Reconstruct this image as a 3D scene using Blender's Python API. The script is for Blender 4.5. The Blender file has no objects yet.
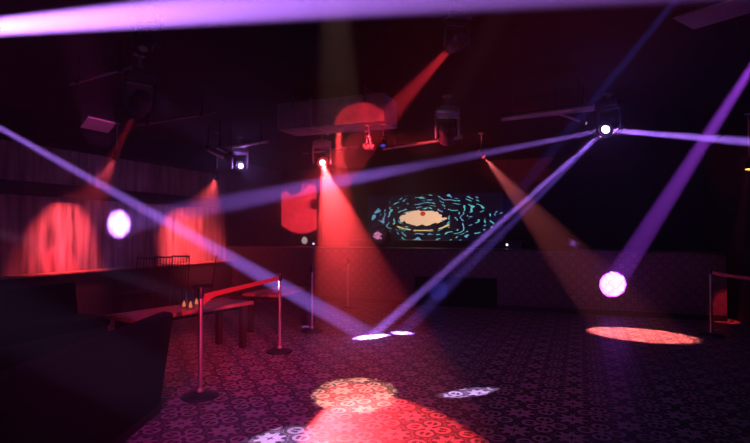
import bpy, bmesh, math, random
from mathutils import Vector, Matrix
random.seed(7)
SC = bpy.context.scene
COL = SC.collection
PI = math.pi

# ------------------------------------------------------------------ camera model
F_PX, CX, CY = 520.0, 375.0, 221.5
YAW, PITCH, EYE = math.radians(21.5), math.radians(1.27), 1.5
CAM = Vector((0, 0, EYE))
CAM_ROT = Matrix.Rotation(YAW, 3, 'Z') @ Matrix.Rotation(PI/2 + PITCH, 3, 'X')
def ray(px, py): return (CAM_ROT @ Vector(((px-CX)/F_PX, (CY-py)/F_PX, -1.0)))
def at(px, py, depth): return CAM + ray(px, py)*depth           # point at that depth along the view axis
def on(px, py, axis, val):                                       # point on an axis-aligned plane
    d = ray(px, py); i = 'xyz'.index(axis); return CAM + d*((val-CAM[i])/d[i])
def cam_xy(X, Z):                                                # lateral / depth metres -> room xy
    c, s = math.cos(YAW), math.sin(YAW)
    return Vector((X*c - Z*s, X*s + Z*c, 0))

CEIL, XL, XR, YB, YC, YF = 3.3, -8.0, 2.5, 13.0, 10.42, -2.5

# ------------------------------------------------------------------ materials
def new_mat(name):
    m = bpy.data.materials.new(name); m.use_nodes = True
    nt = m.node_tree; nt.nodes.clear()
    out = nt.nodes.new('ShaderNodeOutputMaterial'); return m, nt, out
def pbr(name, col, rough=.5, metal=0, noise=0, scale=8, stretch=(1,1,1), bump=0, spec=.5):
    m, nt, out = new_mat(name)
    b = nt.nodes.new('ShaderNodeBsdfPrincipled')
    b.inputs['Roughness'].default_value = rough; b.inputs['Metallic'].default_value = metal
    b.inputs['Specular IOR Level'].default_value = spec
    b.inputs['Base Color'].default_value = (*col, 1)
    if noise or bump:
        tc = nt.nodes.new('ShaderNodeTexCoord'); mp = nt.nodes.new('ShaderNodeMapping')
        mp.inputs['Scale'].default_value = stretch
        nz = nt.nodes.new('ShaderNodeTexNoise'); nz.inputs['Scale'].default_value = scale; nz.inputs['Detail'].default_value = 6
        nt.links.new(tc.outputs['Object'], mp.inputs['Vector']); nt.links.new(mp.outputs['Vector'], nz.inputs['Vector'])
        rp = nt.nodes.new('ShaderNodeValToRGB')
        a = [max(0, c*(1-noise)) for c in col]; z = [min(1, c*(1+noise)) for c in col]
        rp.color_ramp.elements[0].position = .3; rp.color_ramp.elements[1].position = .7
        rp.color_ramp.elements[0].color = (*a, 1); rp.color_ramp.elements[1].color = (*z, 1)
        nt.links.new(nz.outputs['Fac'], rp.inputs['Fac']); nt.links.new(rp.outputs['Color'], b.inputs['Base Color'])
        if bump:
            bp = nt.nodes.new('ShaderNodeBump'); bp.inputs['Strength'].default_value = bump; bp.inputs['Distance'].default_value = .02
            nt.links.new(nz.outputs['Fac'], bp.inputs['Height']); nt.links.new(bp.outputs['Normal'], b.inputs['Normal'])
    nt.links.new(b.outputs[0], out.inputs['Surface']); return m
def emis(name, col, strength):
    m, nt, out = new_mat(name)
    e = nt.nodes.new('ShaderNodeEmission'); e.inputs['Color'].default_value = (*col, 1); e.inputs['Strength'].default_value = strength
    nt.links.new(e.outputs[0], out.inputs['Surface']); return m

class V:                                                          # a socket or a number with arithmetic
    def __init__(s, nt, k): s.nt, s.k = nt, k
    def op(s, o, *a):
        n = s.nt.nodes.new('ShaderNodeMath'); n.operation = o
        for i, q in enumerate((s,)+a):
            q = q.k if isinstance(q, V) else q
            if isinstance(q, (int, float)): n.inputs[i].default_value = q
            else: s.nt.links.new(q, n.inputs[i])
        return V(s.nt, n.outputs[0])
    def __add__(s, o): return s.op('ADD', o)
    def __sub__(s, o): return s.op('SUBTRACT', o)
    def __mul__(s, o): return s.op('MULTIPLY', o)
    def __truediv__(s, o): return s.op('DIVIDE', o)
    def lt(s, o): return s.op('LESS_THAN', o)
    def gt(s, o): return s.op('GREATER_THAN', o)
    def abs(s): return s.op('ABSOLUTE')
    def max(s, o): return s.op('MAXIMUM', o)
    def min(s, o): return s.op('MINIMUM', o)
    def sqrt(s): return s.op('SQRT')
    def cos(s): return s.op('COSINE')
    def sin(s): return s.op('SINE')
    def frac(s): return s.op('FRACT')
    def inv(s): return V(s.nt, 1.0).op('SUBTRACT', s)
def hyp(a, b): return (a*a + b*b).sqrt()
def mixc(nt, f, a, b):
    n = nt.nodes.new('ShaderNodeMix'); n.data_type = 'RGBA'
    for q, i in ((f.k, 0), (a, 6), (b, 7)):
        if isinstance(q, tuple): n.inputs[i].default_value = (*q, 1)
        else: nt.links.new(q, n.inputs[i])
    return n.outputs[2]

def tile_mat(name, axes, unit, off, light, mid, dark, rough, spec=.5, grime=.25):
    """encaustic tile: eight-lobed stars alternating with four-looped rosettes"""
    m, nt, out = new_mat(name)
    tc = nt.nodes.new('ShaderNodeTexCoord'); sp = nt.nodes.new('ShaderNodeSeparateXYZ')
    nt.links.new(tc.outputs['Object'], sp.inputs[0])
    U = (V(nt, sp.outputs[axes[0]]) - off[0])/unit; W = (V(nt, sp.outputs[axes[1]]) - off[1])/unit
    x = (U + .5).frac() - .5; y = (W + .5).frac() - .5            # about a star
    p = U.frac() - .5; q = W.frac() - .5                          # about a rosette
    r = hyp(x, y); th = y.op('ARCTAN2', x)
    star = r.lt((th*8).cos()*.028 + .262)
    # eight dark dots between the lobes, dark cross at the heart
    a8 = ((th/(PI/4) + .0).frac() - .5)*(PI/4)
    dots = hyp(r*a8.cos() - .248, r*a8.sin()).lt(.054)
    cross = (x.abs().min(y.abs()).lt(.02))*(x.abs().max(y.abs()).lt(.075))
    # rosette loops lie along the axes
    P = p.abs().max(q.abs()); Q = p.abs().min(q.abs())
    d = hyp(P - .27, Q*.92)
    loop = d.lt(.152)
    spots = hyp((P - .245)*.75, Q - .058).lt(.044).max(hyp(P - .315, (Q - .05)*1.1).lt(.035))
    heart = hyp(P - .075, Q - .075).lt(.042)
    core = hyp(p, q).lt(.13)
    line = (d - .168).abs().lt(.011).max((d - .196).abs().lt(.010))
    line = line*loop.inv()*r.gt(.3)*core.inv()
    rim = (r - ((th*8).cos()*.028 + .287)).abs().lt(.013)
    corner = hyp(P - .5, Q).lt(.045).max(hyp(P-.5, Q-.12).lt(.03))
    lightm = star.max(loop).max(core)
    darkm = (dots.max(cross)).max(spots*loop).max(heart).max(line).max(rim).max(corner)
    grout = ((U*2+.5).frac() - .5).abs().lt(.012).max(((W*2+.5).frac() - .5).abs().lt(.012))
    nz = nt.nodes.new('ShaderNodeTexNoise'); nz.inputs['Scale'].default_value = 3.5; nz.inputs['Detail'].default_value = 5
    nt.links.new(tc.outputs['Object'], nz.inputs['Vector'])
    wear = V(nt, nz.outputs['Fac'])*(grime*2) + (1-grime*1.1)
    c = mixc(nt, lightm, mid, light); c = mixc(nt, darkm, c, dark); c = mixc(nt, grout*.5, c, dark)
    mul = nt.nodes.new('ShaderNodeVectorMath'); mul.operation = 'SCALE'
    nt.links.new(c, mul.inputs[0]); nt.links.new(wear.k, mul.inputs['Scale'])
    b = nt.nodes.new('ShaderNodeBsdfPrincipled'); b.inputs['Specular IOR Level'].default_value = spec
    nt.links.new(mul.outputs[0], b.inputs['Base Color'])
    nt.links.new((V(nt, nz.outputs['Fac'])*.25 + (rough-.12)).k, b.inputs['Roughness'])
    nt.links.new(b.outputs[0], out.inputs['Surface']); return m

STAR = cam_xy(.297, 4.295)
M = {}
M['floor'] = tile_mat('encaustic_floor_tile', (0, 1), .41, (STAR.x, STAR.y), (.36, .32, .29), (.145, .125, .125), (.006, .005, .008), .42, spec=.22)
M['front'] = tile_mat('small_pattern_tile', (0, 2), .205, (.05, .08), (.20, .13, .14), (.10, .06, .065), (.012, .008, .01), .45)
M['ceil'] = pbr('black_ceiling', (.006, .006, .007), .9, noise=.3, scale=3, spec=.1)
M['plaster'] = pbr('streaked_plaster', (.24, .19, .18), .7, noise=.85, scale=2.6, stretch=(1, 3.2, .35), bump=.25)
M['black_wall'] = pbr('black_paint', (.008, .007, .008), .75, noise=.3, scale=4)
M['black'] = pbr('black_enamel', (.006, .006, .007), .42)
M['black_soft'] = pbr('black_upholstery', (.003, .003, .0035), .85, noise=.3, scale=30, spec=.2)
M['plastic'] = pbr('dark_plastic', (.012, .012, .013), .4)
M['chrome'] = pbr('brushed_steel', (.62, .58, .55), .38, 1)
M['steel'] = pbr('grey_steel', (.35, .34, .35), .4, 1)
M['alu'] = pbr('bare_aluminium', (.7, .7, .72), .35, 1)
M['belt'] = pbr('woven_belt', (.42, .10, .09), .7, noise=.2, scale=60)
M['wood'] = pbr('varnished_wood', (.34, .17, .12), .42, noise=.35, scale=5, stretch=(1, 9, 1))
M['darkwood'] = pbr('dark_wood', (.02, .012, .01), .5, noise=.3, scale=6, stretch=(1, 1, 6))
M['counter_top'] = pbr('counter_stone', (.06, .045, .05), .35, noise=.2, scale=12)
M['pale'] = pbr('pale_ceiling_board', (.34, .3, .31), .8, noise=.1, scale=20)
M['duct'] = pbr('painted_duct', (.42, .38, .37), .6, noise=.25, scale=7)
M['white'] = pbr('white_ceramic', (.8, .78, .76), .3)
M['mark'] = pbr('pale_print', (.8, .66, .74), .6)
M['globe'] = emis('frosted_globe', (1, .75, .8), .55)
M['led_blue'] = emis('small_blue_lamp', (.55, .5, 1), 3)
M['led_white'] = emis('small_white_lamp', (1, .72, .95), 3)
M['glow_core'] = emis('orange_glow', (1, .22, .10), 1.0)
def glass():
    m, nt, out = new_mat('clear_glass')
    g = nt.nodes.new('ShaderNodeBsdfGlossy'); g.inputs['Roughness'].default_value = .08
    t = nt.nodes.new('ShaderNodeBsdfTransparent'); t.inputs['Color'].default_value = (.9, .88, .88, 1)
    f = nt.nodes.new('ShaderNodeLayerWeight'); f.inputs['Blend'].default_value = .35
    mx = nt.nodes.new('ShaderNodeMixShader')
    nt.links.new(f.outputs['Facing'], mx.inputs[0]); nt.links.new(t.outputs[0], mx.inputs[1]); nt.links.new(g.outputs[0], mx.inputs[2])
    nt.links.new(mx.outputs[0], out.inputs['Surface']); return m
M['glass'] = glass()
LENS = {}
def lens_mat(col, s):
    k = (col, s)
    if k not in LENS: LENS[k] = emis('lamp_lens', col, s)
    return LENS[k]
def screen_mat(w, h):
    m, nt, out = new_mat('led_screen_picture')
    tc = nt.nodes.new('ShaderNodeTexCoord'); sp = nt.nodes.new('ShaderNodeSeparateXYZ')
    nt.links.new(tc.outputs['Object'], sp.inputs[0])
    u = V(nt, sp.outputs[0])/(w/2) ; v = V(nt, sp.outputs[2])/(h/2)
    nz = nt.nodes.new('ShaderNodeTexNoise'); nz.inputs['Scale'].default_value = 1.9; nz.inputs['Detail'].default_value = 1.2
    n2 = nt.nodes.new('ShaderNodeTexNoise'); n2.inputs['Scale'].default_value = 4.5; n2.inputs['Detail'].default_value = 1
    mp = nt.nodes.new('ShaderNodeMapping'); mp.inputs['Scale'].default_value = (1, 1, 2.4)
    nt.links.new(tc.outputs['Object'], mp.inputs[0])
    for n in (nz, n2): nt.links.new(mp.outputs[0], n.inputs['Vector'])
    f = V(nt, nz.outputs['Fac']); g = V(nt, n2.outputs['Fac'])
    du = u + .16; dv = v - .02
    r = hyp(du, dv*.82)
    lines = (((r*8.5) + f*3.8).frac() - .5).abs().lt(.11)
    lines = lines * g.gt(.495) * r.gt(.3) * hyp(u*.96, v*.9).lt((f-.5)*.5+.9)
    tone = g*1.4 - .1
    core = hyp(du/.34, (v-.08)/.30).lt((g-.5)*.7+.95)
    ring = (hyp(du/.45, (v+.02)/.40) - 1).abs().lt(.045) * v.lt(-.14) * g.gt(.45)
    pupil = hyp((du-.02)/.04, (v-.24)/.09).lt(1)
    c = mixc(nt, lines, (.004, .002, .009), (.10, .50, .52))
    c2 = mixc(nt, (f.gt(.54))*lines, c, (.16, .36, .62))
    c3 = mixc(nt, ring, c2, (.85, .62, .22))
    c4 = mixc(nt, core, c3, (1.0, .58, .36))
    c5 = mixc(nt, pupil*core, c4, (.55, .05, .03))
    e = nt.nodes.new('ShaderNodeEmission'); e.inputs['Strength'].default_value = 1.15
    nt.links.new(c5, e.inputs['Color']); nt.links.new(e.outputs[0], out.inputs['Surface']); return m

# ------------------------------------------------------------------ geometry helpers
def box(bm, c, s, bev=0, rot=None):
    t = bmesh.new(); bmesh.ops.create_cube(t, size=1)
    bmesh.ops.scale(t, vec=Vector(s), verts=t.verts)
    if bev: bmesh.ops.bevel(t, geom=t.edges[:], offset=bev, segments=2, affect='EDGES', profile=.5)
    if rot is not None: bmesh.ops.transform(t, matrix=rot.to_4x4(), verts=t.verts)
    bmesh.ops.translate(t, vec=Vector(c), verts=t.verts); join(bm, t)
def join(bm, t):
    me = bpy.data.meshes.new('tmp'); t.to_mesh(me); t.free(); bm.from_mesh(me); bpy.data.meshes.remove(me)
def frame(d):
    d = Vector(d).normalized(); return d.to_track_quat('Z', 'Y').to_matrix()
def lathe(bm, prof, org=(0,0,0), axis=(0,0,1), seg=24):           # prof: (radius, distance along the axis)
    R = frame(axis) if tuple(axis) != (0,0,1) else Matrix.Identity(3); o = Vector(org); rings = []
    for (r, z) in prof:
        if r < 1e-6: rings.append([bm.verts.new(o + R @ Vector((0,0,z)))])
        else: rings.append([bm.verts.new(o + R @ Vector((r*math.cos(2*PI*k/seg), r*math.sin(2*PI*k/seg), z))) for k in range(seg)])
    for a, b in zip(rings, rings[1:]):
        if len(a) == 1 and len(b) == 1: continue
        for k in range(seg):
            j = (k+1) % seg
            if len(a) == 1: bm.faces.new((a[0], b[j], b[k]))
            elif len(b) == 1: bm.faces.new((a[k], a[j], b[0]))
            else: bm.faces.new((a[k], a[j], b[j], b[k]))
def tube(bm, a, b, r, seg=12, r2=None):
    a, b = Vector(a), Vector(b); L = (b-a).length; r2 = r if r2 is None else r2
    lathe(bm, [(0,0), (r,0), (r2,L), (0,L)], a, (b-a).normalized(), seg)
def build(name, bm, mat, parent=None, loc=None, smooth=True):
    me = bpy.data.meshes.new(name); bmesh.ops.recalc_face_normals(bm, faces=bm.faces); bm.to_mesh(me); bm.free()
    if smooth and len(me.polygons):
        me.polygons.foreach_set('use_smooth', [True]*len(me.polygons)); me.set_sharp_from_angle(angle=math.radians(35))
    me.materials.append(mat); o = bpy.data.objects.new(name, me); COL.objects.link(o)
    if parent: o.parent = parent
    if loc is not None: o.location = loc
    return o
def B(): return bmesh.new()
def tag(o, label, cat, group=None):
    o['label'] = label; o['category'] = cat
    if group: o['group'] = group
    return o
def thing(name, label, cat, loc=(0,0,0), rotz=0, group=None):
    o = bpy.data.objects.new(name, None); COL.objects.link(o); o.location = loc; o.rotation_euler = (0,0,rotz)
    o.empty_display_size = .1; return tag(o, label, cat, group)
def dup(root, loc, rotz, label):
    r = root.copy(); COL.objects.link(r); r.location = loc; r.rotation_euler = (0,0,rotz); r['label'] = label
    for ch in list(root.children):
        c = ch.copy(); COL.objects.link(c); c.parent = r
        for g in ch.children:
            d = g.copy(); COL.objects.link(d); d.parent = c
    return r
def struct(name, bm, mat, smooth=False):
    o = build(name, bm, mat, smooth=smooth); o['kind'] = 'structure'; return o

# ------------------------------------------------------------------ the room shell
b = B(); box(b, ((XL+XR)/2, (YB+YF)/2, -.05), (XR-XL+.4, YB-YF+.4, .1)); struct('floor', b, M['floor'])
b = B(); box(b, ((XL+XR)/2, (YB+YF)/2, CEIL+.05), (XR-XL+.4, YB-YF+.4, .1)); struct('ceiling', b, M['ceil'])
b = B(); box(b, (XL-.1, (YC+YF)/2, CEIL/2), (.2, YC-YF, CEIL)); struct('wall_left', b, M['plaster'])
b = B(); box(b, (XL-.1, (YC+YB)/2, CEIL/2), (.2, YB-YC, CEIL)); struct('wall_side', b, M['black_wall'])
b = B(); box(b, ((XL+XR)/2, YB+.1, CEIL/2), (XR-XL+.4, .2, CEIL)); struct('wall_back', b, M['black_wall'])
b = B(); box(b, (XR+.1, (YB+YF)/2, CEIL/2), (.2, YB-YF, CEIL)); struct('wall_right', b, M['black_wall'])
b = B(); box(b, ((XL+XR)/2, YF-.1, CEIL/2), (XR-XL+.4, .2, CEIL)); struct('wall_front', b, M['black_wall'])
# dark timber band across the left wall, wainscot below its ledge, soffit at the ceiling
b = B(); box(b, (XL+.06, (YC+YF)/2, 2.19), (.12, YC-YF, .21), .01); struct('trim_1', b, M['black_wall'])
b = B(); box(b, (XL+.14, (YC+YF)/2, .845), (.28, YC-YF, .035), .008); struct('trim_2', b, M['wood'])
b = B(); box(b, (XL+.10, (YC+YF)/2, .41), (.2, YC-YF, .82)); struct('baseboard_left', b, M['black_wall'])
b = B(); box(b, (XL+.25, (YC+YF)/2, 3.09), (.5, YC-YF, .40)); struct('trim_3', b, M['ceil'])

# ------------------------------------------------------------------ lamps
def spot(S, T, half, L, col, blend=.15, size=.02, name='beam', alb=.5):
    """narrow theatrical lamp; L = radiance it gives a surface of albedo alb at T"""
    S, T = Vector(S), Vector(T); d = T - S
    l = bpy.data.lights.new(name, 'SPOT'); l.spot_size = 2*half; l.spot_blend = blend
    l.energy = L*4*PI*PI*d.length_squared/alb; l.color = col; l.shadow_soft_size = size
    o = bpy.data.objects.new(name, l); COL.objects.link(o); o.location = S
    o.rotation_euler = d.to_track_quat('-Z', 'Y').to_euler(); return o
RED = (1.0, .03, .055); VIO = (.40, .16, 1.0); PUR = (.50, .12, 1.0); BLU = (.12, .10, 1.0); PNK = (1, .16, .3)

def moving_head(lens, target, label, col, glow, k=1.0, metal='plastic', cat='stage light', group=None):
    d = (Vector(target)-Vector(lens)).normalized(); piv = Vector(lens) - d*.15*k
    az = math.atan2(d.y, d.x)
    t = thing('moving_head_light', label, cat, piv, az, group)
    dl = Matrix.Rotation(-az, 3, 'Z') @ d                          # direction in the fixture's own frame
    b = B(); box(b, (0,0,.27*k), (.24*k,.30*k,.09*k), .012); box(b, (0,0,.325*k), (.16*k,.2*k,.03*k), .006); build('base', b, M[metal], t)
    b = B()
    for s in (-1, 1):
        box(b, (0,s*.145*k,.08*k), (.075*k,.032*k,.30*k), .010)
    box(b, (0,0,.215*k), (.085*k,.31*k,.035*k), .01); build('yoke', b, M[metal], t)
    b = B(); lathe(b, [(0,-.15*k),(.06*k,-.15*k),(.085*k,-.13*k),(.105*k,-.05*k),(.11*k,.02*k),(.095*k,.05*k),(.09*k,.12*k),(.098*k,.125*k),(.098*k,.148*k),(.08*k,.148*k),(.075*k,.130*k),(0,.130*k)], (0,0,0), dl, 28)
    hd = build('head', b, M['plastic'], t)
    b = B(); lathe(b, [(0,.136*k),(.03*k,.136*k),(.05*k,.1305*k)], (0,0,0), dl, 24); build('lens', b, lens_mat(col, glow), hd)
    top = CEIL - piv.z
    b = B(); tube(b, (0,0,.33*k), (0,0,top), .017, 10)
    box(b, (0,0,.36*k), (.05,.06,.05), .006); box(b, (0,0,top-.012), (.11,.11,.024), .004); build('hanging_clamp', b, M['steel'], t)
    return t
def par_can(lens, target, label, col, glow, k=1.0, group=None, cat='spotlight', mount=None):
    d = (Vector(target)-Vector(lens)).normalized(); piv = Vector(lens) - d*.10*k; az = math.atan2(d.y, d.x)
    t = thing('spotlight', label, cat, piv, az, group); dl = Matrix.Rotation(-az, 3, 'Z') @ d
    b = B(); lathe(b, [(0,-.10*k),(.035*k,-.10*k),(.06*k,-.07*k),(.062*k,.03*k),(.07*k,.035*k),(.07*k,.10*k),(.06*k,.10*k),(.056*k,.075*k),(0,.075*k)], (0,0,0), dl, 22)
    bd = build('can', b, M['plastic'], t)
    b = B(); lathe(b, [(0,.082*k),(.03*k,.082*k),(.056*k,.077*k)], (0,0,0), dl, 20); build('lens', b, lens_mat(col, glow), bd)
    b = B()
    for s in (-1, 1): box(b, (0,s*.082*k,.065*k), (.03*k,.008,.16*k), .002)
    box(b, (0,0,.145*k), (.03*k,.172*k,.008), .002); build('bracket', b, M['plastic'], t)
    top = (mount if mount is not None else CEIL) - piv.z
    b = B(); tube(b, (0,0,.145*k), (0,0,top), .011, 8); box(b, (0,0,top-.01), (.08,.08,.02), .003); build('stem', b, M['steel'], t)
    return t

# ---- the twin-beam head over the dance floor (three beams)
H = at(605, 130, 6.6); H1 = on(371, 337, 'z', 0); H2 = on(119, 224, 'x', XL); H3 = at(900, 154, 5.2)
moving_head(H, H + (H1-H)*.5 + (CAM-H)*.5, 'violet moving head light throwing three thin beams at the right, over the dance floor', (.75,.5,1), 14)
Hl, H = H, H + (CAM-H).normalized()*.10
dv = (H1-H).normalized(); sd = dv.cross(Vector((0,0,1))).normalized()
spot(H, on(402, 333, 'z', 0), .034, 90, (.28,.13,1), .8, .03)
spot(H, H1, .019, 520, VIO, .45, .03)
spot(H, H2, .034, 34, VIO, .8, .03)
spot(H, H3, .030, 1000, VIO, .4, .03)
spot(H, on(308, 327, 'z', 0), .011, 3, VIO, .4)
# ---- off-frame lamps
T1 = at(440, -10, 2.7); S1 = at(-250, 47.5, 3.9); spot(S1, T1, .025, 720, (.50,.19,1), .45)
S2 = at(-110, 66, 4.55); spot(S2, on(371, 337, 'z', 0), .027, 130, (.42,.17,1), .6)
S4 = at(800, -8, 3.2); T4 = on(613, 284, 'y', YC); spot(S4, T4, .031, 85, (.42,.06,.95), .2)
S5 = at(730, -66, 2.6); spot(S5, on(438, 291, 'y', YC), .024, 7, BLU, .5)
R1 = cam_xy(-4.1, 2.8) + Vector((0,0,2.2)); spot(R1, on(468, 392.5, 'z', 0), .020, 6.5, (.62,.40,1), .3)
R2 = cam_xy(-2.6, -.6) + Vector((0,0,3.1)); spot(R2, on(270, 448, 'z', 0), .043, 4, (.62,.40,1), .25)
# ---- red cone over the counter, aimed at the near floor
E = at(322.5, 163, 9.1); E1 = on(398, 453, 'z', 0)
moving_head(E, E1, 'red moving head light over the counter with the widest red cone', (1,.35,.3), 10, 1.05, 'duct')
spot(E, E1, .114, 3.2, (1, .05, .06), .3)
# ---- narrow red lamp whose pool lies on the tiles in front
G = at(337, 116, 7.4); G1 = on(356, 396, 'z', 0)
par_can(G, G1, 'small red ceiling spotlight left of the lit duct, beam straight down', RED, 2, .8)
spot(G, G1, .085, 3.2, (1, .05, .06), .2)
spot(cam_xy(-.2, 2.0) + Vector((0,0,3.22)), on(355, 395, 'z', 0), .092, 2.3, (1, .5, .38), .06)
# ---- left moving head and the two wall washers
A = at(135.5, 112, 5.3); A1 = on(60, 262, 'x', XL)
moving_head(A, A1, 'dark moving head light near the pale ceiling board, thin red beam going down', RED, 1)
spot(A, A1, .06, 3.2, RED, .3)
WL = at(114.5, 159.5, 8.5); W1 = on(62, 262, 'x', XL)
par_can(WL, W1, 'small red spotlight above the left wall, over the larger red patch', (1,.4,.3), 8, .8, 'spotlights washing the left wall')
spot(WL, on(63,254,'x',XL), .46, 3.2, (1, .075, .11), 1)
WR = at(216, 178, 9.3); W2 = on(192, 250, 'x', XL)
par_can(WR, W2, 'small red spotlight above the far end of the left wall', (1,.4,.3), 8, .8, 'spotlights washing the left wall')
spot(WR, on(191,250,'x',XL), .36, 5, (1, .08, .10), 1)
# ---- red lamp high in the middle
Fp = at(452, 47, 3.3); F1 = on(303, 208, 'y', 12.9)
moving_head(Fp, F1, 'moving head light high in the middle, red beam slanting down to the left', RED, 1, .52)
spot(Fp, F1, .062, 3.2, RED, .12)
# ---- red lamp in front of the screen
J = at(484, 157, 9.3); J1 = on(634, 334, 'z', 0)
par_can(J, J1, 'small red spotlight in front of the screen, right of the long ceiling bar', RED, 2, .8)
spot(J, J1, .155, 7, (1, .17, .18), .3)
# ---- yellow wall lamp on the right
K = on(748.5, 170, 'x', XR-.14)
par_can(K, K + Vector((-.15, -.25, -1)), 'small yellow-tipped spotlight at the right edge of the room', (1,.6,.1), 6, .8)
spot(K, on(724, 321, 'z', 0), .10, .9, RED, .4)


# ------------------------------------------------------------------ bar counter and what stands on it
XE = on(727, 250, 'y', YC).x; HC = on(505, 249.3, 'y', YC).z
t = thing('bar_counter', 'long bar counter with small patterned tile front across the back of the room', 'bar counter', ((XL+XE)/2, YC, 0))
LC = XE-XL
b = B(); box(b, (0, .33, (HC-.05)/2), (LC-.02, .62, HC-.05)); build('counter_body', b, M['front'], t)
b = B(); box(b, (0, .34, HC-.025), (LC, .74, .05), .008); build('countertop', b, M['counter_top'], t)
b = B(); box(b, (0, .012, .05), (LC-.02, .03, .10)); build('kick_rail', b, M['black'], t)
p0, p1 = on(415, 276, 'y', YC), on(497, 308, 'y', YC)
b = B(); box(b, ((p0.x+p1.x)/2-(XL+XE)/2, .0, (p0.z+p1.z)/2), (p1.x-p0.x, .05, p0.z-p1.z), .006); k = build('front_panel', b, M['black_soft'], t); k['label'] = 'plain matt black panel'
# console behind the counter
q0, q1 = on(350, 241, 'y', YC+.95), on(522, 241, 'y', YC+.95)
t = thing('console_table', 'low dark equipment console behind the counter, under the screen', 'console', ((q0.x+q1.x)/2, YC+1.2, 0))
wq = q1.x-q0.x
b = B(); box(b, (0, 0, q0.z-.12), (wq, .5, .24), .01); build('cabinet', b, M['darkwood'], t)
b = B(); box(b, (0, 0, q0.z+.012), (wq+.06, .54, .024), .004); build('console_top', b, M['counter_top'], t)
for sx in (-1, 1):
    for sy in (-1, 1):
        b = B(); box(b, (sx*(wq/2-.06), sy*.2, (q0.z-.24)/2), (.07, .07, q0.z-.24)); build('leg', b, M['black'], t)
# screen
YSCR = 12.86
a0, a1 = on(368, 196, 'y', YSCR), on(503, 246, 'y', YSCR); sw, sh = a1.x-a0.x, a0.z-a1.z
t = thing('led_screen', 'wide screen on the back wall showing cyan swirls round a peach oval', 'screen', ((a0.x+a1.x)/2, YSCR, (a0.z+a1.z)/2))
b = B(); box(b, (0, .05, 0), (sw+.08, .08, sh+.08), .008); build('screen_case', b, M['black'], t)
b = B(); box(b, (0, .005, 0), (sw, .012, sh)); build('display', b, screen_mat(sw, sh), t, smooth=False)
for sx in (-1, 1):
    b = B(); box(b, (sx*sw*.3, .105, -a0.z/2+sh/4), (.06, .03, a0.z-sh/2)); build('stand_post', b, M['black'], t)
# pale board on the back wall that catches the slanting red beam
YPB = 12.93
a0, a1 = on(277, 180, 'y', YPB), on(323, 246, 'y', YPB)
t = thing('wall_panel', 'upright pale board on the back wall, lit red, left of the wide red cone', 'wall panel', ((a0.x+a1.x)/2, YPB, (a0.z+a1.z)/2))
pw, ph = a1.x-a0.x, a0.z-a1.z
b = B(); box(b, (-pw*.06, .04, 0), (pw*.86, .06, ph), .006); build('board', b, M['duct'], t)
b = B(); box(b, (pw*.43, .04, 0), (pw*.13, .10, ph+.04), .006); build('side_board', b, M['black_soft'], t)
b = B(); box(b, (0, .05, ph*.5+.02), (pw+.04, .10, .05), .006); build('top_rail', b, M['black'], t)
# round black monitor with a pale emblem
SP = on(381, 249, 'z', HC); sp_y = YC+.42; SP = on(381, 240, 'y', sp_y)
t = thing('speaker', 'round black speaker on the counter with a pale slanted emblem, left of the screen', 'speaker', (SP.x, sp_y, HC))
R_ = .235
b = B(); lathe(b, [(0,.10),(R_*.72,.10),(R_*.96,.05),(R_,0),(R_,-.06),(R_*.94,-.085),(R_*.88,-.075),(R_*.84,-.055),(0,-.050)], (0,0,R_+.02), (0,1,0), 36); build('cabinet', b, M['black'], t)
b = B(); lathe(b, [(R_*.86,-.06),(R_*.80,-.08),(R_*.74,-.066),(R_*.7,-.05)], (0,0,R_+.02), (0,1,0), 36); build('cone_surround', b, M['plastic'], t)
b = B(); box(b, (0,.0,.012), (.22,.16,.024), .006); build('foot', b, M['black'], t)
def emblem(pts_list, sc):
    b = B()
    for pts in pts_list:
        f = b.faces.new([b.verts.new((x*sc, 0, z*sc)) for x, z in pts])
        ex = bmesh.ops.extrude_face_region(b, geom=[f]); bmesh.ops.translate(b, vec=(0,.006,0), verts=[v for v in ex['geom'] if isinstance(v, bmesh.types.BMVert)])
    return b
_up = [(-.05,.45),(.10,.50),(.62,.08),(.60,-.02),(.30,.0),(.02,.20),(.50,-.36),(.48,-.44),(-.10,-.44),(-.62,-.02),(-.58,.06),(-.25,.04),(.0,-.14),(-.46,.20)]
E_ = emblem([[(-.05,.47),(.08,.50),(.66,.08),(.30,.0),(.05,.20),(-.30,.02),(-.50,.16)], [(-.70,-.06),(-.32,-.04),(-.08,-.22),(-.28,.0),(.12,.16),(.58,-.40),(-.06,-.46)]], .185)
ob = build('emblem', E_, M['mark'], t, loc=(-.05, -.087, R_+.03)); ob['label'] = 'pale pink zigzag emblem'
# little lamps on the counter
g = on(304.5, 247, 'z', HC); yy = YC+.35; g = on(304.5, 240, 'y', yy)
t = thing('table_lamp', 'small lamp with a whitish globe on the counter, left of the blue one', 'lamp', (g.x, yy, HC))
b = B(); lathe(b, [(0,0),(.055,0),(.055,.015),(.028,.03),(.03,.07),(0,.07)]); build('base', b, M['belt'], t)
b = B(); lathe(b, [(0,.065),(.035,.07),(.065,.11),(.07,.15),(.055,.19),(.035,.215),(.012,.235),(0,.237)]); build('globe', b, M['globe'], t)
g = on(313.5, 242, 'y', yy)
t = thing('table_lamp', 'tiny bluish lamp on the counter, right of the whitish globe', 'lamp', (g.x, yy, HC))
b = B(); lathe(b, [(0,0),(.035,0),(.035,.012),(.014,.02),(.014,.05),(0,.05)]); build('base', b, M['black'], t)
b = B(); lathe(b, [(0,.045),(.018,.05),(.026,.07),(.018,.09),(0,.096)]); build('bulb', b, M['led_blue'], t)
g = on(507, 243, 'y', yy)
t = thing('table_lamp', 'tiny white lamp on the counter, below the right end of the screen', 'lamp', (g.x, yy, HC))
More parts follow.
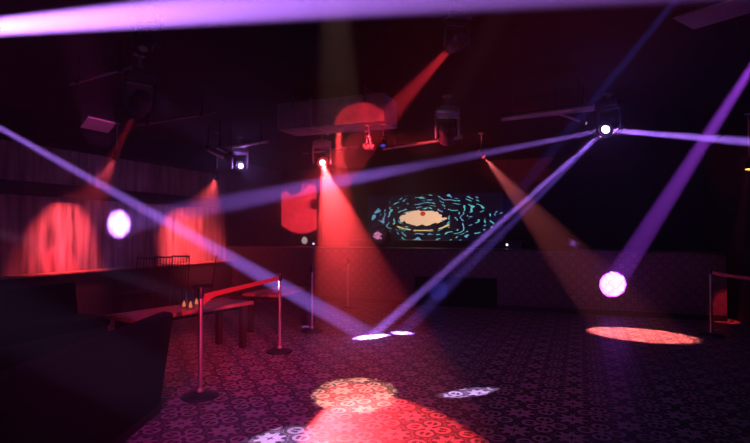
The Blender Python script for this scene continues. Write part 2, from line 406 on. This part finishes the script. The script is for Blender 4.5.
b = B(); lathe(b, [(0,0),(.035,0),(.035,.012),(.014,.02),(.014,.06),(0,.06)]); build('base', b, M['black'], t)
b = B(); lathe(b, [(0,.055),(.014,.06),(.022,.08),(.014,.10),(0,.104)]); build('bulb', b, M['led_white'], t)
g = on(573, 245, 'y', yy)
t = thing('tablet_stand', 'small slanted pale tablet on the counter, far right of the screen', 'tablet', (g.x, yy, HC), .0)
rt = Matrix.Rotation(-.35, 3, 'X') @ Matrix.Rotation(.0, 3, 'Z')
b = B(); box(b, (0,0,.115), (.24,.012,.15), .004, Matrix.Rotation(.4, 3, 'Y') @ rt); build('tablet', b, M['pale'], t)
b = B(); box(b, (0,.06,.012), (.16,.14,.024), .005); build('stand', b, M['black'], t)

# ------------------------------------------------------------------ stanchions with belts
def stanchion(p, label, ph=1.0):
    t = thing('stanchion', label, 'stanchion', p, 0, 'belt barrier stanchions')
    b = B(); lathe(b, [(0,0),(.165,0),(.17,.008),(.165,.02),(.12,.036),(.05,.05),(0,.052)], seg=36); build('base', b, M['black'], t)
    b = B(); lathe(b, [(.0,.05),(.034,.05),(.036,.058),(.032,.075),(.024,.085),(0,.085)]); build('collar', b, M['chrome'], t)
    b = B(); tube(b, (0,0,.06), (0,0,ph-.09), .0195, 18); build('pole', b, M['chrome'], t)
    b = B(); lathe(b, [(0,ph-.10),(.027,ph-.10),(.029,ph-.095),(.029,ph-.012),(.024,ph),(0,ph)], seg=22); build('belt_head', b, M['black'], t)
    return t
def belt(t, a, c, z0, z1, sag=.0, n=18, flap=False):
    a, c = Vector(a), Vector(c); d = (c-a).normalized(); a2 = a + d*.03; c2 = c - d*.03
    b = B(); rows = []
    for k in range(n+1):
        f = k/n; q = a2.lerp(c2, f); z = z0 + (z1-z0)*f - sag*4*f*(1-f)
        nr = Vector((-d.y, d.x, 0))*.0015
        lo = z-.048
        if flap and f < .12: lo -= .06*(1-f/.12)
        rows.append([b.verts.new(v - Vector(t.location)) for v in ((q+nr)+Vector((0,0,lo)), (q+nr)+Vector((0,0,z)), (q-nr)+Vector((0,0,z)), (q-nr)+Vector((0,0,lo)))])
    for r0, r1 in zip(rows, rows[1:]):
        for j in range(4): b.faces.new((r0[j], r0[(j+1)%4], r1[(j+1)%4], r1[j]))
    b.faces.new(rows[0]); b.faces.new(rows[-1]); return build('belt', b, M['belt'], t)
P1, P2, P3, P4 = [on(px, py, 'z', 0) for px, py in ((200, 397), (279.5, 352), (312, 331.5), (348, 309))]
s1 = stanchion(P1, 'nearest chrome stanchion, left of its belt, beside the long wooden table')
s2 = stanchion(P2, 'second nearest chrome stanchion, holding the far end of the near belt')
s3 = stanchion(P3, 'third chrome stanchion, at the near end of the far belt')
s4 = stanchion(P4, 'farthest chrome stanchion, standing in the red cone near the counter')
belt(s1, P1, P2, .935, .955, .0, flap=True); belt(s3, P3, P4, .93, .95, .02)
P5 = on(711.5, 336, 'z', 0)
s5 = stanchion(P5, 'lone stanchion at the right edge of the room, belt running off to the right')
s5['group'] = 'belt barrier stanchions'
P6 = Vector((XR-.05, P5.y-1.25, 0)); belt(s5, P5, P6, .95, .95, .03)
b = B(); box(b, P6 - P5 + Vector((.022,0,.925)), (.05,.05,.09), .006); build('wall_clip', b, M['black'], s5)

# ------------------------------------------------------------------ tables, benches, chairs
def table(X, Z, ang, L, W, h, label, nleg=2):
    """X,Z: near corner in camera-plan metres; long side runs ang degrees right of the view axis"""
    p = cam_xy(X, Z); u = cam_xy(math.sin(ang), math.cos(ang)); v = cam_xy(-math.cos(ang), math.sin(ang))
    c = p + u*L/2 + v*W/2
    t = thing('table', label, 'table', c, math.atan2(u.y, u.x), 'wooden tables behind the barrier')
    b = B()
    for k in range(3): box(b, (0, (k-1)*W/3, h-.022), (L, W/3-.004, .044), .005)
    build('tabletop', b, M['wood'], t)
    b = B(); box(b, (0,0,h-.085), (L-.24, .05, .08)); 
    for s in (-1, 1): box(b, (s*(L/2-.14), 0, h-.08), (.05, W-.12, .07))
    build('apron', b, M['darkwood'], t)
    for sx in (-1, 1):
        for sy in (-1, 1):
            b = B(); box(b, (sx*(L/2-.14), sy*(W/2-.06), (h-.045)/2), (.075, .07, h-.045), .006); build('leg', b, M['darkwood'], t)
    return t, c
ANG = math.radians(31)
tb1, c1 = table(-2.49, 5.44, ANG, 1.72, .56, .60, 'long low wooden table behind the nearest stanchion, lit red')
tb2, c2 = table(-1.41, 7.62, math.radians(17), 1.15, .60, .60, 'shorter wooden table farther back, behind the second and third stanchions')
def bench(p, rz, L, label):
    t = thing('booth_bench', label, 'bench', p, rz, 'booth benches')
    b = B(); box(b, (0,0,.17), (L-.06,.50,.30)); build('plinth', b, M['black'], t)
    b = B(); box(b, (0,.02,.38), (L-.02,.54,.13), .035); build('seat', b, M['black_soft'], t)
    b = B(); box(b, (0,-.29,.455), (L,.11,.79), .03, None)
    bmesh.ops.transform(b, matrix=Matrix.Translation((0,-.29,.06)) @ Matrix.Rotation(.14, 4, 'X') @ Matrix.Translation((0,.29,-.06)), verts=b.verts)
    build('backrest', b, M['black_soft'], t)
    b = B(); box(b, (0,-.27,.04), (L-.02,.14,.08)); build('kick_board', b, M['black'], t); return t
pb = cam_xy(-2.14, 3.35); bench(pb, YAW - PI/2 + PI, 2.1, 'black booth bench at lower left with its back to the dance floor')
pb = cam_xy(-4.1, 5.6); bench(pb, YAW + PI/2 + PI - .35, 2.6, 'added black booth bench in the dark on the left, nearer the wall')  # added bench; its black bulk covers floor that should stay dark
def chair(p, rz, label, rails):
    t = thing('chair', label, 'chair', p, rz, 'dark chairs along the left wall')
    b = B(); box(b, (0,0,.46), (.40,.40,.035), .012); build('seat', b, M['black_soft'], t)
    for sx in (-1, 1):
        b = B(); tube(b, (sx*.17,.17,.445), (sx*.185,.19,0), .013, 8); build('leg', b, M['black'], t)
        b = B(); tube(b, (sx*.17,-.17,.445), (sx*.185,-.20,0), .013, 8); build('leg', b, M['black'], t)
    b = B()
    for sx in (-1, 1): tube(b, (sx*.18,-.18,.44), (sx*.18,-.25,1.05), .013, 8)
    tube(b, (-.19,-.25,1.05), (.19,-.25,1.05), .016, 8); build('back_frame', b, M['black'], t)
    b = B()
    if rails:
        for z in (.66, .80, .93): box(b, (0,-.185-.115*(z-.44), z), (.35,.012,.035), .004)
        build('back_rails', b, M['chrome'], t)
    else:
        for k in range(5): tube(b, (-.12+.06*k,-.185,.46), (-.12+.06*k,-.25,1.04), .008, 6)
        build('back_spindles', b, M['black'], t)
    return t
names = ['black spindle chair by the left wall, nearest in its row', 'second black spindle chair from the near end of the row by the left wall',
         'third black spindle chair by the left wall, just before the steel-railed one', 'chair with shiny steel back rails by the far red patch of the left wall',]
for i, px in enumerate((138, 156, 174, 203)):
    d = ray(px, 250); xx = -7.15 if i < 3 else -6.9; yy_ = d.y*(xx/d.x)
    chair((xx, yy_, 0), PI + (.2 if i < 3 else -.9), names[i], i == 3)
# glasses on the tables
def glass_jar(p, h, r, label, lit):
    t = thing('table_glass', label, 'glass', p, 0, 'glasses on the wooden tables')
    b = B(); lathe(b, [(0,0),(r*.9,0),(r,.01),(r*1.0,h*.5),(r*1.08,h),(r*1.0,h),(r*.92,h*.5),(r*.9,.018),(0,.018)], seg=24); build('glass', b, M['glass'], t)
    if lit:
        b = B(); lathe(b, [(0,.02),(r*.55,.02),(r*.6,.03),(r*.5,h*.22),(r*.2,h*.36),(0,h*.42)], seg=14); build('glow_core', b, M['glow_core'], t)  # small glowing core inside the glass
    return t
def table_pt(px, py, h): return on(px, py, 'z', h)
for (px, py, hh, lab) in ((184, 308, .22, 'left of three tall glasses glowing orange on the long table'), (190.5, 309, .235, 'middle of three tall glasses glowing orange on the long table'), (196.5, 305.5, .22, 'right of three tall glasses glowing orange on the long table, by the stanchion')):
    glass_jar(table_pt(px, py, .60), hh, .036, lab, True)
glass_jar(table_pt(266, 288, .60), .16, .085, 'wide clear unlit glass jar on the farther table, behind the second stanchion', False)

# ------------------------------------------------------------------ ceiling rig
def bar(a, c, h, r, label, mat='steel', arms=()):
    A_, C_ = on(*a, 'z', h), on(*c, 'z', h); mid = (A_+C_)/2
    t = thing('lighting_bar', label, 'lighting bar', mid, 0, 'ceiling lighting bars')
    b = B(); tube(b, A_-mid, C_-mid, r, 12); build('pipe', b, M[mat], t)
    for f in (.15, .85):
        q = (A_-mid).lerp(C_-mid, f); b = B(); tube(b, q, (q.x, q.y, CEIL-h), .012, 8); box(b, (q.x,q.y,0), (.05,.05,.05), .006); build('hanger', b, M['black'], t)
    return t
bar((70, 84), (131, 67), 3.05, .016, 'thin ceiling pipe at upper left, glinting red at its middle', 'steel')
bar((138, 125), (215, 112), 3.0, .02, 'thin ceiling pipe right of the pale ceiling board', 'steel')
bar((303, 154), (358, 147), 3.06, .022, 'short ceiling bar holding the light with the wide red cone', 'steel')
bar((502, 118), (594, 107), 2.95, .045, 'thick ceiling bar on the left of the three-beam violet light', 'alu')
bar((384, 149), (462, 137), 2.95, .03, 'ceiling bar glowing red in front of the screen', 'alu')
bar((224, 148.5), (268, 141), 2.98, .03, 'ceiling bar on the left with violet glints, above the left violet light', 'alu')

# left violet moving head
Cc = at(241, 166, 9.6)
moving_head(Cc, CAM + Vector((-.4, 2.5, -.5)), 'violet moving head light on the left, one bright lens facing the room', (.75,.5,1), 10, .95, 'alu')
b = B()
def strut(a, c, dep, w_, label):
    A_, C_ = at(*a, dep), at(*c, dep-.2); mid = (A_+C_)/2
    t = thing('light_tube', label, 'light tube', mid, 0, 'tubes hanging under the ceiling bars')
    d = C_-A_
    b = B(); tube(b, A_-mid, C_-mid, w_, 14); build('tube', b, M['alu'], t)
    b = B(); lathe(b, [(0,-.03),(w_*1.25,-.03),(w_*1.25,.04),(0,.04)], A_-mid, d, 14); build('end_cap', b, M['black'], t)
    b = B(); lathe(b, [(0,-.04),(w_*1.25,-.04),(w_*1.25,.03),(0,.03)], C_-mid, d, 14); build('end_cap', b, M['black'], t)
    q = A_-mid; b = B(); tube(b, q, (q.x, q.y, CEIL-mid.z), .01, 8); build('hanger', b, M['black'], t)
    q = C_-mid; b = B(); tube(b, q, (q.x, q.y, CEIL-mid.z), .01, 8); build('hanger', b, M['black'], t)
    return t
strut((208, 149), (228, 158), 8.7, .045, 'longer pale tube lit violet, left of the left violet light')
strut((220, 146), (231, 155), 8.25, .028, 'shorter pale tube lit violet, next to the left violet light')
strut((556, 113), (584, 122.5), 6.6, .016, 'thin pale tube lit violet, left of the three-beam violet light')
# rig in front of the screen
RG = at(446, 141, 6.9)
moving_head(RG, on(420, 300, 'y', YC), 'switched-off moving head light glowing red beside the bar before the screen', (.3,.02,.02), .3, 1.0, 'alu')
# three cans hanging under the duct
pa = at(368, 137, 6.85); par_can(pa, pa + (CAM-pa)*.3 + Vector((.3,0,0)), 'small red spotlight under the lit duct, upper of the two red ones', (1,.03,.05), .6, .5, mount=2.845)
pa2 = at(374, 146, 6.5); RC = par_can(pa2, RG, 'red spotlight under the lit duct, lower of the two red ones', (1,.03,.05), .9, .75, mount=2.845)
pa3 = at(383, 146, 6.4); par_can(pa3, pa3 + Vector((.3,-.6,-.9)), 'dim blue spotlight under the lit duct, next to the two red ones', (.1,.1,1), .5, .55, mount=2.845)
# dark heads among the ceiling pipes
q = at(143, 50, 4.1); moving_head(q, q + Vector((.2,-.5,-1)), 'dark moving head light topmost at upper left', (.1,.05,.1), .1, .7)
# duct
dz0, dz1, dyy = 2.85, 3.2, on(383, 121, 'z', 2.85).y
dx1 = on(384, 121, 'z', 2.85).x; dx0 = dx1 - 1.5
t = thing('air_duct', 'rectangular ceiling duct with a round pool of red light on its face', 'duct', ((dx0+dx1)/2, dyy, CEIL))
b = B(); box(b, (0, .25, (dz0+dz1)/2-CEIL), (dx1-dx0, .5, dz1-dz0), .012); build('duct_casing', b, M['duct'], t)
for s in (-1, 1):
    b = B(); box(b, (s*.5, .25, -.15+.05), (.03, .52, .20)); build('hanger_strap', b, M['steel'], t)
b = B(); box(b, (-.25, .25, (dz0+dz1)/2-CEIL), (.03, .53, dz1-dz0+.03), .004); build('flange', b, M['duct'], t)
# ceiling boards
def board(pts, label):
    P_ = [on(px, py, 'z', CEIL-.03) for px, py in pts]; mid = sum(P_, Vector())/4
    ex = (P_[1]-P_[0]).length; ey = (P_[3]-P_[0]).length
    t = thing('ceiling_board', label, 'ceiling panel', mid, math.atan2((P_[1]-P_[0]).y, (P_[1]-P_[0]).x), 'pale ceiling boards')
    b = B(); box(b, (0,0,.005), (ex, ey, .02), .004); build('board', b, M['pale'], t)
    b = B(); box(b, (0,0,.02), (ex+.03, ey+.03, .02), .002); build('frame', b, M['black'], t)
    return t
P_ = [at(80, 127.5, 7.7), at(108, 133, 7.7), at(116, 124, 7.2), at(88, 117.5, 7.2)]; mid = sum(P_, Vector())/4; nn = (P_[1]-P_[0]).cross(P_[3]-P_[0]).normalized(); nn = nn if nn.z > 0 else -nn
t = thing('ceiling_board', 'pale square board hanging aslant at upper left', 'ceiling panel', mid, 0, 'pale ceiling boards')
def slab(k, z0, z1):
    b = B(); lo = [b.verts.new((q-mid)*k + nn*z0) for q in P_]; hi = [b.verts.new((q-mid)*k + nn*z1) for q in P_]
    b.faces.new(lo); b.faces.new(hi)
    for i in range(4): b.faces.new((lo[i], lo[(i+1)%4], hi[(i+1)%4], hi[i]))
    return b
build('board', slab(1, 0, .02), M['pale'], t); build('frame', slab(1.03, .02, .04), M['black'], t)
for q in P_[::2]:
    v = (q-mid)*.85; b = B(); tube(b, v + nn*.03, (v.x, v.y, CEIL-mid.z), .006, 8); build('hanger', b, M['black'], t)
board(((690, 22), (709, 32), (752, 2), (733, -8)), 'pale square ceiling board at the upper right corner')

# ---- added lights: points by the lenses, extra spots on dim things
def glow(p, W_, col, r=.06):
    l = bpy.data.lights.new('added_glow', 'POINT'); l.energy = W_; l.color = col; l.shadow_soft_size = r
    o = bpy.data.objects.new('added_glow', l); COL.objects.link(o); o.location = p; return o
glow(H + (CAM-H).normalized()*.35, 9, (.26,.13,1)); glow(Cc + (CAM-Cc).normalized()*.25, 5, (.45,.2,1))  # added point lights brightening bars and haze around the violet lenses
spot(Cc + (CAM-Cc).normalized()*.2, at(220, 152, 8.7), .10, 2, (.5,.22,1), .6)  # extra spot added to light the tubes beside the left violet head
glow(E + (CAM-E).normalized()*.12, 2.5, RED)  # added red point light by the lens of the wide cone
spot(pa2 + (RG-pa2).normalized()*.12, RG + Vector((0,0,.02)), .24, 5, RED, .5)  # spot added to redden the switched-off head
BM = on(428, 143, 'z', 2.95); spot(pa + (BM-pa).normalized()*.1, BM, .16, 5, (1,.05,.05), .5)  # another added spot, reddens the ceiling bar
spot(Fp, on(362, 128, 'y', dyy), .10, .5, RED, .08)  # second spot added at this head for the pool on the duct
spot(cam_xy(.6, -1.2) + Vector((0,0,2.6)), Vector((SP.x-.05, sp_y-.08, HC+.26)), .016, .7, (1,.4,.7), .5)  # unseen spot added to pick out the speaker emblem
spot(H + Vector((0,0,-.12)), Vector((g.x, yy, HC+.12)), .016, .4, (.4,.16,1), .6)  # spot added under the three-beam head to tint the tablet violet
spot(cam_xy(.5, -1.2) + Vector((0,0,1.9)), at(98, 125.5, 7.45), .026, .6, (1,.1,.6), .5)  # unseen spot added to show the slanting board at upper left
# unseen wash lights added behind the camera: red over tables, magenta over tiles
spot(cam_xy(1.6, -1.0) + Vector((0,0,3.0)), cam_xy(-1.5, 5.9) + Vector((0,0,.7)), .17, 1.05, RED, 1, .05)
spot(cam_xy(-.6, -1.2) + Vector((0,0,3.1)), cam_xy(-.9, 4.4), .27, .42, (.9, .05, .6), 1, .1)
spot(cam_xy(.8, -1.2) + Vector((0,0,3.1)), cam_xy(1.0, 6.4), .24, .09, (.7, .05, .55), 1, .1)
glow(cam_xy(0, -.8) + Vector((0,0,3.0)), 8, (.3, .8, 1), .2)  # added teal fill behind the camera; lifts the blacks

cam = bpy.data.cameras.new('camera'); co = bpy.data.objects.new('camera', cam); COL.objects.link(co)
co.location = CAM; co.rotation_euler = CAM_ROT.to_euler(); cam.sensor_width = 36; cam.lens = F_PX/750*36
cam.clip_start = .05; SC.camera = co

# ------------------------------------------------------------------ haze, world, view
w = bpy.data.worlds.new('world'); SC.world = w; w.use_nodes = True; nt = w.node_tree
nt.nodes['Background'].inputs['Color'].default_value = (0,0,0,1)
vs = nt.nodes.new('ShaderNodeVolumeScatter'); vs.inputs['Density'].default_value = .045; vs.inputs['Anisotropy'].default_value = .5
nt.links.new(vs.outputs[0], nt.nodes['World Output'].inputs['Volume'])
# haze shaped by hand: thickest left before the counter, thin where beams stay faint
gp = nt.nodes.new('ShaderNodeNewGeometry'); sx = nt.nodes.new('ShaderNodeSeparateXYZ'); nt.links.new(gp.outputs['Position'], sx.inputs[0])
def ramp(sock, a, z):
    n = nt.nodes.new('ShaderNodeMapRange'); n.interpolation_type = 'SMOOTHSTEP'
    n.inputs['From Min'].default_value = a; n.inputs['From Max'].default_value = z; nt.links.new(sock, n.inputs['Value']); return V(nt, n.outputs[0])
hz = ramp(sx.outputs[1], 3.2, 7.6)*ramp(sx.outputs[0], -1.8, -3.5)
nt.links.new((hz*.072 + .015).k, vs.inputs['Density'])
w.cycles.volume_step_size = .5
c = SC.cycles
c.max_bounces = 4; c.diffuse_bounces = 3; c.glossy_bounces = 2; c.transmission_bounces = 4; c.volume_bounces = 0
c.transparent_max_bounces = 8; c.sample_clamp_indirect = 4; c.use_denoising = True; c.caustics_reflective = False
SC.view_settings.view_transform = 'Standard'; SC.view_settings.look = 'None'
SC.view_settings.exposure = 0; SC.view_settings.gamma = 1
